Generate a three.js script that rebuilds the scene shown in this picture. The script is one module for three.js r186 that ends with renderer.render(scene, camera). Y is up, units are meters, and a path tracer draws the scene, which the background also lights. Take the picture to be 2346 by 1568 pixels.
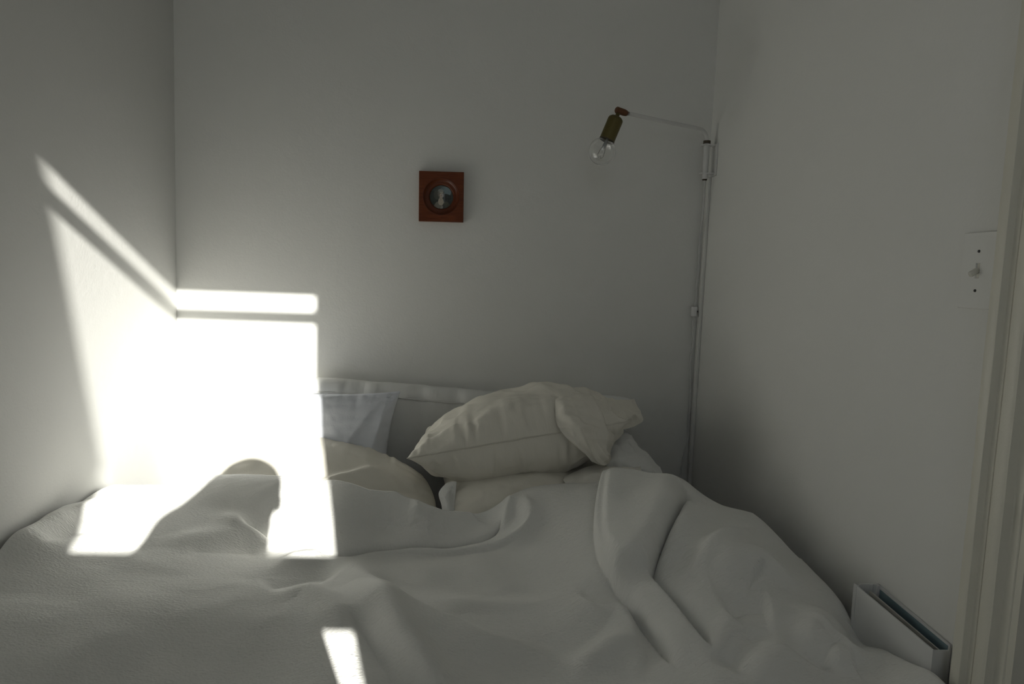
import * as THREE from 'three';
import { mergeGeometries, mergeVertices, toCreasedNormals } from 'three/addons/utils/BufferGeometryUtils.js';
import { RoundedBoxGeometry } from 'three/addons/geometries/RoundedBoxGeometry.js';
import { MarchingCubes } from 'three/addons/objects/MarchingCubes.js';

// ---------------------------------------------------------------- camera, sky, sun, exposure
const EYE = 1.32;                                   // lens height above the floor
const F = 1564, PX = 1173, PY = 784;                // focal length and centre of a 2346 x 1568 frame
const AX = [[0.99754851, -0.03144765, -0.06251419], [0.03754351, 0.99439288, 0.09885992], [0.05905475, -0.10096457, 0.99313579]];
const scene = new THREE.Scene();
const camera = new THREE.PerspectiveCamera(2 * Math.atan(PY / F) * 180 / Math.PI, 2346 / 1568, 0.01, 60);
{
  const m = new THREE.Matrix4().set(AX[0][0], AX[0][1], AX[0][2], 0, AX[1][0], AX[1][1], AX[1][2], 0, AX[2][0], AX[2][1], AX[2][2], 0, 0, 0, 0, 1);
  camera.quaternion.setFromRotationMatrix(m); camera.position.set(0, EYE, 0); scene.add(camera);
}
const renderer = new THREE.WebGLRenderer({ antialias: true });
renderer.toneMapping = THREE.LinearToneMapping;
renderer.toneMappingExposure = 1.29;
renderer.shadowMap.enabled = true;
scene.background = new THREE.Color().setRGB(0.90, 0.96, 1.0);
scene.backgroundIntensity = 0.62;
const SUN = [0.29, 0.455, 1.0];                     // towards the sun, in through the window behind the camera
const sun = new THREE.DirectionalLight(new THREE.Color().setRGB(1, 0.98, 0.90), 10);
sun.position.set(SUN[0] * 5 - 0.3, SUN[1] * 5 + 0.8, SUN[2] * 5 - 1.6); sun.target.position.set(-0.3, 0.8, -1.6);
sun.castShadow = true; sun.shadow.mapSize.set(4096, 4096); sun.shadow.bias = -0.0004;
Object.assign(sun.shadow.camera, { left: -2.5, right: 2.5, top: 2.5, bottom: -2.5, near: 0.5, far: 12 });
scene.add(sun, sun.target);

// ---------------------------------------------------------------- room measures (y relative to the floor)
const XL = -0.958, XR = 0.784, ZB = -2.294, ZF = 0.7, CEIL = 2.95, T = 0.14;

// ---------------------------------------------------------------- helpers
let seed = 7;
const rnd = () => { seed = (seed * 1664525 + 1013904223) >>> 0; return seed / 4294967296; };
const clamp = (x, a, b) => Math.min(b, Math.max(a, x));
const sst = (a, b, x) => { const t = clamp((x - a) / (b - a), 0, 1); return t * t * (3 - 2 * t); };
const lerp = (a, b, t) => a + (b - a) * t;
const h3 = (i, j, k) => { let n = Math.imul(i, 374761393) ^ Math.imul(j, 668265263) ^ Math.imul(k, 2147483647 - 58); n = Math.imul(n ^ (n >>> 13), 1274126177); return ((n ^ (n >>> 16)) >>> 0) / 4294967296; };
function noise(x, y, k = 0, per = 0) {              // value noise in -1..1, periodic when per is given
  const i = Math.floor(x), j = Math.floor(y), u = x - i, v = y - j, w = per ? (a) => ((a % per) + per) % per : (a) => a;
  const a = u * u * u * (u * (u * 6 - 15) + 10), b = v * v * v * (v * (v * 6 - 15) + 10);
  return 2 * lerp(lerp(h3(w(i), w(j), k), h3(w(i + 1), w(j), k), a), lerp(h3(w(i), w(j + 1), k), h3(w(i + 1), w(j + 1), k), a), b) - 1;
}
const fbm = (x, y, k, o = 4) => { let s = 0, a = 0.5; for (let n = 0; n < o; n++) { s += a * noise(x, y, k + n); x *= 2.03; y *= 2.03; a *= 0.5; } return s; };
const names = new Map();
const numbered = (n) => { const c = names.get(n) || 0; names.set(n, c + 1); return c ? n + '_' + String(c).padStart(3, '0') : n; };
function add(name, geo, mat, parent) {
  const m = new THREE.Mesh(geo, mat); m.name = numbered(name); m.castShadow = m.receiveShadow = true; (parent || scene).add(m); return m;
}
function group(name, x = 0, y = 0, z = 0, parent) { const g = new THREE.Group(); g.name = numbered(name); g.position.set(x, y, z); (parent || scene).add(g); return g; }
function tag(o, label, category, grp) { o.userData.label = label; o.userData.category = category; if (grp) o.userData.group = grp; return o; }
function structure(o) { o.userData.kind = 'structure'; return o; }
const mv = (g, x, y, z) => g.translate(x, y, z);
const box = (x0, x1, y0, y1, z0, z1) => mv(new THREE.BoxGeometry(x1 - x0, y1 - y0, z1 - z0), (x0 + x1) / 2, (y0 + y1) / 2, (z0 + z1) / 2);
const rbox = (x0, x1, y0, y1, z0, z1, r = 0.002, s = 2) => mv(new RoundedBoxGeometry(x1 - x0, y1 - y0, z1 - z0, s, r), (x0 + x1) / 2, (y0 + y1) / 2, (z0 + z1) / 2);
const merge = (list) => mergeGeometries(list.map((g) => { const q = g.index ? g.toNonIndexed() : g; for (const k of Object.keys(q.attributes)) if (!['position', 'normal', 'uv'].includes(k)) q.deleteAttribute(k); return q; }));
const V = (x, y, z) => new THREE.Vector3(x, y, z);
const tube = (pts, r, n = 40, m = 10, closed = false) => new THREE.TubeGeometry(new THREE.CatmullRomCurve3(pts.map((p) => V(...p)), closed, 'centripetal'), n, r, m, closed);
function boxUV(g) {                                 // uv in metres from position and normal
  const p = g.attributes.position, n = g.attributes.normal, uv = new Float32Array(p.count * 2);
  for (let i = 0; i < p.count; i++) {
    const ax = Math.abs(n.getX(i)), ay = Math.abs(n.getY(i)), az = Math.abs(n.getZ(i));
    const [a, b] = ay > ax && ay > az ? [p.getX(i), p.getZ(i)] : ax > az ? [p.getZ(i), p.getY(i)] : [p.getX(i), p.getY(i)];
    uv[2 * i] = a; uv[2 * i + 1] = b;
  }
  g.setAttribute('uv', new THREE.BufferAttribute(uv, 2)); return g;
}
// sight line of a measured photo point: the place on it at a given height (above the eye), depth or side distance
function sight(px, py) { const a = (px - PX) / F, b = -(py - PY) / F; return AX.map((r) => r[0] * a + r[1] * b - r[2]); }
const atH = (px, py, h) => { const r = sight(px, py), t = h / r[1]; return [r[0] * t, h, r[2] * t]; };
const atD = (px, py, z) => { const r = sight(px, py), t = z / r[2]; return [r[0] * t, r[1] * t, z]; };
const atS = (px, py, x) => { const r = sight(px, py), t = x / r[0]; return [x, r[1] * t, r[2] * t]; };

// ---------------------------------------------------------------- materials
function dataTex(n, f, color = false) {
  const d = new Uint8Array(n * n * 4);
  for (let j = 0; j < n; j++) for (let i = 0; i < n; i++) {
    const c = f(i / n, j / n), o = 4 * (j * n + i);
    if (typeof c === 'number') d[o] = d[o + 1] = d[o + 2] = clamp(c, 0, 1) * 255; else for (let k = 0; k < 3; k++) d[o + k] = clamp(c[k], 0, 1) * 255;
    d[o + 3] = 255;
  }
  const t = new THREE.DataTexture(d, n, n); t.wrapS = t.wrapT = THREE.RepeatWrapping; t.magFilter = THREE.LinearFilter; t.minFilter = THREE.LinearMipmapLinearFilter; t.generateMipmaps = true;
  if (color) t.colorSpace = THREE.SRGBColorSpace; t.needsUpdate = true; return t;
}
const rep = (t, m) => { const c = t.clone(); c.repeat.set(1 / m, 1 / m); c.needsUpdate = true; return c; };
const std = (r, g, b, rough = 0.8, more = {}) => new THREE.MeshStandardMaterial({ color: new THREE.Color().setRGB(r, g, b), roughness: rough, ...more });
const plasterBump = dataTex(512, (u, v) => 0.5 + 0.22 * noise(u * 16, v * 16, 1, 16) + 0.16 * noise(u * 64, v * 64, 2, 64) + 0.1 * noise(u * 160, v * 160, 3, 160));
const wallMat = std(0.84, 0.84, 0.815, 0.75, { bumpMap: rep(plasterBump, 0.3), bumpScale: 0.0004 });
const leftWallMat = wallMat.clone(); leftWallMat.color.setRGB(0.65, 0.65, 0.63);  // wall paint darkened in colour to hold down the brightness of its sunlit patch
const ceilMat = std(0.8, 0.8, 0.78, 0.85);
const trimMat = std(0.76, 0.74, 0.65, 0.42, { bumpMap: rep(plasterBump, 0.3), bumpScale: 0.0004 });
const weave = dataTex(1024, (u, v) => {             // crinkled matelasse weave
  const w = 0.25 * noise(u * 24, v * 24, 11, 24);
  const a = noise(u * 70, (v + w * 0.03) * 128, 12, 0) , b = noise(u * 128, v * 256 + w, 13, 0);
  const c = Math.abs(noise(u * 56, v * 112, 14, 0));
  return 0.45 + 0.22 * a + 0.16 * b + 0.3 * (0.5 - c);
});
const blanketMat = new THREE.MeshPhysicalMaterial({ color: new THREE.Color().setRGB(0.87, 0.87, 0.84), roughness: 0.95, bumpMap: rep(weave, 0.4), bumpScale: 0.0010, sheen: 0.2, sheenRoughness: 0.8 });
const linen = dataTex(512, (u, v) => 0.5 + 0.25 * noise(u * 128, v * 32, 21, 0) * noise(u * 32, v * 128, 22, 0) + 0.2 * noise(u * 20, v * 20, 23, 20));
const cloth = (r, g, b) => std(r, g, b, 0.88, { bumpMap: rep(linen, 0.3), bumpScale: 0.0008, side: THREE.DoubleSide });
const creamMat = cloth(0.87, 0.84, 0.755), coolMat = cloth(0.80, 0.83, 0.90), whiteCloth = cloth(0.82, 0.825, 0.81), sheetMat = cloth(0.82, 0.80, 0.74);

// ---------------------------------------------------------------- setting
{
  const H = CEIL;
  const floorMat = std(0.28, 0.19, 0.12, 0.5, { bumpMap: rep(plasterBump, 1), bumpScale: 0.001 });
  structure(add('floor', boxUV(box(XL - T, XR + T, -0.1, 0, ZB - T, ZF + T)), floorMat));
  structure(add('ceiling', boxUV(box(XL - T, XR + T, H, H + 0.12, ZB - T, ZF + T)), ceilMat));
  structure(add('wall_back', boxUV(box(XL - T, XR + T, 0, H, ZB - T, ZB)), wallMat));
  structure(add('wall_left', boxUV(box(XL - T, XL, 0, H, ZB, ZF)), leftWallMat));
  // right wall, with the door opening beside the switch
  const D0 = -0.8855, D1 = -0.07, DH = 2.1;
  structure(add('wall_right', boxUV(merge([box(XR, XR + T, 0, H, ZB, D0), box(XR, XR + T, DH, H, D0, D1), box(XR, XR + T, 0, H, D1, ZF)])), wallMat));
  // front wall, with the window opening (behind the camera)
  const W = { x0: -0.42, x1: 0.389, y0: 0.78, y1: 2.645 };
  structure(add('wall_front', boxUV(merge([box(XL - T, W.x0, 0, H, ZF, ZF + 0.12), box(W.x1, XR + T, 0, H, ZF, ZF + 0.12), box(W.x0, W.x1, 0, W.y0, ZF, ZF + 0.12), box(W.x0, W.x1, W.y1, H, ZF, ZF + 0.12)])), wallMat));
  // window: frame, panes; heights are those whose shadows fall on the bed and walls
  const win = structure(group('window_1'));
  const y = (v) => EYE + v, zf0 = ZF + 0.03, zf1 = ZF + 0.075, dy = 0.455 * 0.03;
  const frame = [box(W.x0, W.x1, W.y0, y(-0.5), zf0, zf1), box(W.x0, W.x1, y(0.213) + dy, y(0.358) + dy, zf0, zf0 + 0.01),
    box(W.x0, W.x1, y(0.225) + dy, y(0.35) + dy, zf0, zf1), box(W.x0, W.x1, y(1.172) + dy, y(1.216) + dy, zf0, zf0 + 0.012),
    box(W.x0, W.x0 + 0.04, W.y0, W.y1, zf0, zf1), box(0.366, W.x1, W.y0, y(1.19), zf0, zf0 + 0.01), box(W.x0, W.x1, y(1.267) + dy, W.y1, zf0, zf0 + 0.012)];
  add('window_frame', merge(frame), trimMat, win);
  const glass = new THREE.MeshPhysicalMaterial({ color: 0xffffff, roughness: 0, transmission: 1, thickness: 0, ior: 1.5 });
  add('pane', box(W.x0 + 0.04, W.x1, y(-0.5), y(0.22), zf0 + 0.02, zf0 + 0.024), glass, win);
  add('pane', box(W.x0 + 0.04, W.x1, y(0.355), y(1.18), zf0 + 0.02, zf0 + 0.024), glass, win);
  add('pane', box(W.x0 + 0.04, W.x1, y(1.2), W.y1, zf0 + 0.02, zf0 + 0.024), glass, win);
  add('window_sill', rbox(W.x0 - 0.04, W.x1 + 0.04, W.y0 - 0.03, W.y0, ZF - 0.04, ZF + 0.03, 0.006), trimMat, win);
  // door in the right wall and its moulded casing
  const door = structure(group('door_1'));
  add('door_panel', merge([rbox(XR + 0.075, XR + 0.115, 0.005, DH - 0.004, D0 + 0.004, D1 - 0.004, 0.003), rbox(XR + 0.066, XR + 0.08, 0.25, 0.95, D0 + 0.13, D1 - 0.13, 0.004), rbox(XR + 0.066, XR + 0.08, 1.1, 1.95, D0 + 0.13, D1 - 0.13, 0.004)]), std(0.52, 0.515, 0.50, 0.5), door);
  add('door_knob', merge([mv(new THREE.SphereGeometry(0.026, 20, 14), XR + 0.03, 0.98, D1 - 0.06), mv(new THREE.CylinderGeometry(0.01, 0.01, 0.05, 12).rotateZ(Math.PI / 2), XR + 0.052, 0.98, D1 - 0.06)]), std(0.5, 0.4, 0.2, 0.35, { metalness: 0.9 }), door);
  const prof = [[-0.958, 0], [-0.958, 0.0235], [-0.957, 0.0262], [-0.954, 0.027], [-0.9405, 0.027], [-0.9385, 0.0262], [-0.9375, 0.024], [-0.9362, 0.0165], [-0.934, 0.0155], [-0.9285, 0.0155], [-0.9278, 0.0142], [-0.9265, 0.0142], [-0.9255, 0.0160], [-0.922, 0.0172], [-0.912, 0.0172], [-0.9045, 0.0168], [-0.9022, 0.0155], [-0.9005, 0.0035], [-0.8985, 0.0022], [-0.8865, 0.0022], [-0.8855, 0.001], [-0.8855, 0]];
  const casing = (y0, y1) => {
    const g = new THREE.BufferGeometry(), p = [], ix = [], NY = 240;
    for (let j = 0; j <= NY; j++) for (const [a, b] of prof) {
      const yy = lerp(y0, y1, j / NY), rub = 0.0005 * noise(yy * 14, a * 60, 6), chip = a < -0.95 && yy < 1.27 ? 0.0028 * Math.max(0, fbm(yy * 22, 3, 5, 3)) * sst(1.27, 1.2, yy) : 0;
      p.push(XR - b - (b > 0 ? rub : 0), yy, a + chip);
    }
    const n = prof.length;
    for (let j = 0; j < NY; j++) for (let i = 0; i < n - 1; i++) { const q = j * n + i; ix.push(q, q + n, q + 1, q + 1, q + n, q + n + 1); }
    g.setAttribute('position', new THREE.Float32BufferAttribute(p, 3)); g.setIndex(ix); g.computeVertexNormals();
    return toCreasedNormals(g, 0.6);
  };
  const c1 = boxUV(casing(0.0, DH + 0.1));
  structure(add('trim_1', c1, trimMat));
  structure(add('trim_2', boxUV(merge([rbox(XR - 0.022, XR, DH, DH + 0.1, -0.88, D1 + 0.1, 0.003), rbox(XR - 0.022, XR, 0, DH, D1, D1 + 0.1, 0.003), box(XR, XR + 0.07, 0, DH, D0 - 0.002, D0 + 0.012)])), trimMat));
  for (const [nm, b] of [['baseboard_back', [XL, XR, 0, 0.14, ZB, ZB + 0.015]], ['baseboard_left', [XL, XL + 0.015, 0, 0.14, ZB + 0.015, ZF]], ['baseboard_right', [XR - 0.015, XR, 0, 0.14, ZB + 0.015, -0.993]]])
    structure(add(nm, rbox(...b, 0.004), trimMat));
  // painted cable cover running down the right wall beside the corner
  const rw = [rbox(XR - 0.011, XR, 0.2, EYE + 0.345, -2.284, -2.262, 0.003)];
  structure(add('trim_3', merge(rw), wallMat));
  // unseen curtain added beside the window, its free edge shaped to trim the sunlight
  const cur = tag(group('curtain'), 'plain white unseen curtain added at the window, its edge shaped to trim the sunlight', 'curtain');
  {
    const g = new THREE.PlaneGeometry(1, 1, 90, 60), p = g.attributes.position;
    for (let i = 0; i < p.count; i++) {
      const u = p.getX(i) + 0.5, v = p.getY(i) + 0.5, yy = lerp(0.75, 2.74, v), edge = -0.302 + (1.26 + EYE - yy) * 0.094 * (yy > 1.9 ? 1 : 0.9) ;
      p.setXYZ(i, lerp(-0.78, lerp(-0.232, Math.min(edge, -0.215), sst(1.50, 1.66, yy)), u), yy, ZF - 0.055 + 0.018 * Math.sin(u * 46 + 0.5 * Math.sin(v * 5)) * (1 - 0.5 * v));
    }
    g.computeVertexNormals();
    add('curtain_panel', g, new THREE.MeshStandardMaterial({ color: new THREE.Color().setRGB(0.72, 0.72, 0.7), roughness: 0.95, side: THREE.DoubleSide }), cur);
    add('curtain_rod', merge([mv(new THREE.CylinderGeometry(0.009, 0.009, 1.2, 14).rotateZ(Math.PI / 2), -0.25, 2.75, ZF - 0.055), box(-0.82, -0.8, 2.735, 2.765, ZF - 0.06, ZF), box(0.32, 0.34, 2.735, 2.765, ZF - 0.06, ZF)]), std(0.12, 0.12, 0.12, 0.4, { metalness: 0.7 }), cur);
  }
}

// ---------------------------------------------------------------- bed
const MT = -0.83;                                    // mattress top relative to the eye
{
  const b = tag(group('bed', 0, 0, 0), 'low bed base and white mattress under the rumpled white blanket', 'bed');
  add('mattress', boxUV(rbox(-0.9, 0.735, EYE + MT - 0.24, EYE + MT, -2.13, -0.27, 0.06, 5)), whiteCloth, b);
  add('bed_base', rbox(-0.89, 0.725, 0.12, EYE + MT - 0.24, -2.12, -0.28, 0.01), std(0.4, 0.38, 0.35, 0.8), b);
  for (const [x, z] of [[-0.84, -2.06], [0.67, -2.06], [-0.84, -0.34], [0.67, -0.34]]) add('leg', mv(new THREE.CylinderGeometry(0.03, 0.022, 0.12, 14), x, 0.06, z), std(0.2, 0.13, 0.08, 0.5), b);
}

// generic sheet of cloth through a grid of points (rows of [x, y, z] relative to the eye), with thickness
function patch(rows, nu, nv, thick, rough, k, drape = 0) {
  const R = rows.length, C = rows[0].length;
  const cr = (a, b, c, d, t) => 0.5 * (2 * b + (c - a) * t + (2 * a - 5 * b + 4 * c - d) * t * t + (3 * b - a - 3 * c + d) * t * t * t);
  const at = (a, i) => a[clamp(i, 0, a.length - 1)];
  const point = (u, v) => {
    const x = u * (C - 1), y = v * (R - 1), i = Math.min(C - 2, Math.floor(x)), j = Math.min(R - 2, Math.floor(y)), out = [];
    for (let n = 0; n < 3; n++) {
      const q = [-1, 0, 1, 2].map((dj) => { const r = at(rows, j + dj); return cr(at(r, i - 1)[n], at(r, i)[n], at(r, i + 1)[n], at(r, i + 2)[n], x - i); });
      out.push(cr(q[0], q[1], q[2], q[3], y - j));
    }
    return V(...out);
  };
  const P = [], N = [], pos = [], uv = [], ix = [], W = nu + 1;
  for (let j = 0; j <= nv; j++) for (let i = 0; i <= nu; i++) P.push(point(i / nu, j / nv));
  const at2 = (i, j) => P[clamp(j, 0, nv) * W + clamp(i, 0, nu)];
  for (let j = 0; j <= nv; j++) for (let i = 0; i <= nu; i++) N.push(at2(i + 1, j).clone().sub(at2(i - 1, j)).cross(at2(i, j + 1).clone().sub(at2(i, j - 1))).normalize().negate());
  for (let s = 0; s < 2; s++) for (let j = 0; j <= nv; j++) for (let i = 0; i <= nu; i++) {
    const q = j * W + i, p = P[q], e = Math.min(1, 6 * Math.min(i / nu, 1 - i / nu, j / nv, 1 - j / nv));
    const w = rough * (fbm(p.x * 22 + k, p.y * 22 + p.z * 14, 30 + k, 3) + 0.7 * (1 - 2 * Math.abs(noise(p.x * 30 + p.y * 12, p.y * 30 - p.z * 22, 50 + k)))) * (0.4 + 0.6 * e);
    const fu = i / nu, fv = j / nv, dr = drape ? drape * 0.011 * (1 - 2 * Math.abs(noise(fu * 6 - fv * 3.2, fv * 1.3 + 0.4 * noise(fu * 3, fv * 3, 81), 80))) * (0.3 + 0.7 * e) : 0;
    const o = w + dr + (s ? -1 : 0) * thick * Math.sqrt(e * (2 - e));
    pos.push(p.x + N[q].x * o, EYE + p.y + N[q].y * o, p.z + N[q].z * o); uv.push(i / nu * 0.4, j / nv * 0.3);
  }
  const S = W * (nv + 1);
  for (let j = 0; j < nv; j++) for (let i = 0; i < nu; i++) { const q = j * W + i; ix.push(q, q + W, q + 1, q + 1, q + W, q + W + 1, q + S, q + S + 1, q + S + W, q + S + 1, q + S + W + 1, q + S + W); }
  const rim = []; for (let i = 0; i < nu; i++) rim.push([i + 1, i], [nv * W + i, nv * W + i + 1]); for (let j = 0; j < nv; j++) rim.push([j * W, (j + 1) * W], [(j + 1) * W + nu, j * W + nu]);
  for (const [a, b] of rim) ix.push(a, a + S, b, b, a + S, b + S);
  const g = new THREE.BufferGeometry(); g.setAttribute('position', new THREE.Float32BufferAttribute(pos, 3)); g.setAttribute('uv', new THREE.Float32BufferAttribute(uv, 2)); g.setIndex(ix); g.computeVertexNormals(); return g;
}
const pd = (rows) => rows.map((r) => r.map(([x, y, z]) => atD(x, y, z)));

// puffy pillow in its own axes: width x, height y, thickness z; folds are [u0, v0, u1, v1, height, width]
function pillow({ w, h, t, pinch = 0.09, k = 1, rough = 0.006, pucker = 0.006, folds = [], sag = 0.1, pw = 0.42, pe = 0, round = 0, n = 150 }) {
  const m = Math.round(n * 0.7), pos = [], uv = [], ix = [], W = n + 1, S = W * (m + 1);
  for (let s = 0; s < 2; s++) for (let j = 0; j <= m; j++) for (let i = 0; i <= n; i++) {
    const u = Math.sin((i / n - 0.5) * Math.PI), v = Math.sin((j / m - 0.5) * Math.PI);
    const x = Math.sqrt(1 - round * v * v) * w / 2 * u * (1 - pinch * (1 - v * v) * Math.pow(Math.abs(u), 3)), y = Math.sqrt(1 - round * u * u) * h / 2 * v * (1 - pinch * 1.1 * (1 - u * u) * Math.pow(Math.abs(v), 3));
    const env = Math.pow(1 - u * u, pe || pw) * Math.pow(1 - v * v, pw), sg = s ? -1 : 1;
    let z = t / 2 * env * (1 + sag * noise(u * 1.6 + 3 * s, v * 1.6, 60 + k));
    const ev = 1 - Math.abs(v), eu = 1 - Math.abs(u);
    z += Math.min(1, env * 3) * (pucker * (noise(u * 21 + 0.6 * noise(u * 5, 2.2, 66), Math.sign(v) * 3.7 + v, 61 + k + s) * Math.exp(-ev * 6.5) + noise(v * 13, Math.sign(u) * 3.7 + u, 62 + k + s) * Math.exp(-eu * 5)) + rough * (fbm(u * 3.2 * w / 0.6, v * 3, 63 + k + 9 * s, 3) + 0.5 * (0.5 - Math.abs(noise(u * 4 + v * 2, v * 4 - u, 64 + k + 9 * s)))));
    for (const [a, b, c, d, hh, ww, side] of folds) {
      if (s !== (side || 0)) continue;
      const dx = c - a, dy = d - b, L = Math.hypot(dx, dy), q = ((u - a) * dx + (v - b) * dy) / L, e = ((u - a) * dy - (v - b) * dx) / L, ww2 = ww;
      const f = sst(-0.05, 0.15, q) * sst(-0.05, 0.15, L - q);
      z += env * f * hh * (e > 0 ? Math.exp(-e / ww2) : Math.exp(-e * e / 0.0022));
    }
    pos.push(x, y, sg * z + 0.0); uv.push(x, y);
  }
  for (let j = 0; j < m; j++) for (let i = 0; i < n; i++) { const q = j * W + i; ix.push(q, q + 1, q + W, q + 1, q + W + 1, q + W, q + S, q + S + W, q + S + 1, q + S + 1, q + S + W, q + S + W + 1); }
  let g = new THREE.BufferGeometry(); g.setAttribute('position', new THREE.Float32BufferAttribute(pos, 3)); g.setAttribute('uv', new THREE.Float32BufferAttribute(uv, 2)); g.setIndex(ix);
  g = mergeVertices(g, 1e-5); g.computeVertexNormals(); return g;
}
function placePillow(o, mat, c, rx, ry, rz, label) {
  const g = group('pillow', c[0], EYE + c[1], c[2]); g.rotation.set(rx, ry, rz, 'YXZ'); tag(g, label, 'pillow');
  add('pillowcase', pillow(o), mat, g); return g;
}
const rad = Math.PI / 180;
// long cushion standing along the wall as a headboard
{
  const hb = tag(group('headboard'), 'long white fabric headboard cushion standing along the back wall behind the pillows', 'headboard');
  const nx = 240, ny = 60, pos = [], uv = [], ix = [];
  const x0 = -0.86, x1 = 0.555, y0 = -0.98, yt = (x) => lerp(-0.362, -0.390, sst(-0.5, 0.2, x)) - 0.004 * noise(x * 9, 0.3, 91);
  for (let j = 0; j <= ny; j++) for (let i = 0; i <= nx; i++) {
    const a = j / ny, x = lerp(x0, x1, i / nx), ex = Math.min(1, 18 * Math.min(i / nx, 1 - i / nx)), top = yt(x) - 0.02 * (1 - Math.sqrt(ex * (2 - ex)));
    // around the section: front face up, over the top, down the back
    let y, z; const th = 0.085 * (0.5 + 0.5 * Math.sqrt(ex * (2 - ex)));
    if (a < 0.6) { const q = a / 0.6; y = lerp(y0, top - 0.04, q); z = th + 0.012 * Math.sin(Math.PI * q); z -= 0.005 * Math.exp(-Math.pow((y - (top - 0.043)) / 0.006, 2)); }
    else if (a < 0.85) { const q = (a - 0.6) / 0.25 * Math.PI; y = top - 0.04 + 0.04 * Math.sin(q); z = th / 2 + th / 2 * Math.cos(q); }
    else { y = lerp(top - 0.04, y0, (a - 0.85) / 0.15); z = 0; }
    if (z > 0.03) z += 0.006 * fbm(x * 7, y * 3, 92, 3) + 0.008 * noise(x * 26, y * 2.5, 95) * Math.exp(-(top - y) / 0.12) - 0.003 * Math.abs(noise(x * 12 + y * 6, y * 6, 96));
    pos.push(x, EYE + y, ZB + 0.012 + z); uv.push(x, y + z);
  }
  const W = nx + 1;
  for (let j = 0; j < ny; j++) for (let i = 0; i < nx; i++) { const q = j * W + i; ix.push(q, q + 1, q + W, q + 1, q + W + 1, q + W); }
  for (const e of [0, nx]) { const c = pos.length / 3; pos.push(e ? x1 : x0, EYE - 0.65, ZB + 0.05); uv.push(0, 0); for (let j = 0; j < ny; j++) e ? ix.push(c, (j + 1) * W + e, j * W + e) : ix.push(c, j * W + e, (j + 1) * W + e); }
  const g = new THREE.BufferGeometry(); g.setAttribute('position', new THREE.Float32BufferAttribute(pos, 3)); g.setAttribute('uv', new THREE.Float32BufferAttribute(uv, 2)); g.setIndex(ix); g.computeVertexNormals();
  add('cushion_cover', g, whiteCloth, hb);
  add('piping', tube(Array.from({ length: 30 }, (_, i) => { const x = lerp(x0 + 0.03, x1 - 0.03, i / 29); return [x, EYE + yt(x) - 0.041, ZB + 0.012 + 0.0885]; }), 0.003, 120, 6), whiteCloth, hb);
}
placePillow({ w: 0.61, h: 0.42, t: 0.15, k: 1, rough: 0.005, pucker: 0.008, pinch: 0.10, folds: [[0.96, 0.85, 0.66, -0.6, 0.022, 0.10], [0.9, 0.9, 0.8, -0.9, 0.016, 0.08], [0.85, 0.95, 0.5, 0.1, 0.012, 0.1]] }, coolMat, [-0.52, -0.575, -2.085], -12 * rad, 0, -1.5 * rad, 'pale bluish white pillow standing upright against the headboard at its left');
placePillow({ w: 0.72, h: 0.46, t: 0.2, k: 2, pinch: 0.0, round: 0.42, pw: 0.5, rough: 0.006, pucker: 0.008, folds: [[-0.1, -0.35, 0.5, 0.55, 0.020, 0.16], [0.1, -0.2, 0.5, 0.12, 0.016, 0.08], [0.25, -0.5, 0.42, 0.1, 0.016, 0.07]] }, creamMat, [-0.432, -0.668, -1.895], -54 * rad, 0, -13 * rad, 'cream pillow sloping in front of the bluish pillow, tucked under the blanket');
{
  const p = placePillow({ w: 0.56, h: 0.42, t: 0.22, k: 3, rough: 0.008, pucker: 0.008 }, creamMat, [0.20, -0.655, -1.945], -82 * rad, 0, 0, 'creased cream pillow lying flat beneath the tilted pillow at right');
  p.updateMatrixWorld();
  const f = add('pillowcase_flap', patch(pd([[[1022, 1108, -1.87], [1034, 1104, -1.86], [1046, 1104, -1.85]], [[1005, 1130, -1.83], [1022, 1132, -1.81], [1043, 1140, -1.81]], [[1012, 1160, -1.80], [1024, 1160, -1.775], [1041, 1165, -1.775]], [[1016, 1200, -1.77], [1026, 1200, -1.75], [1043, 1200, -1.75]]]), 24, 30, 0.004, 0.003, 4), whiteCloth, p);
  f.geometry.applyMatrix4(p.matrixWorld.clone().invert());
}
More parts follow.
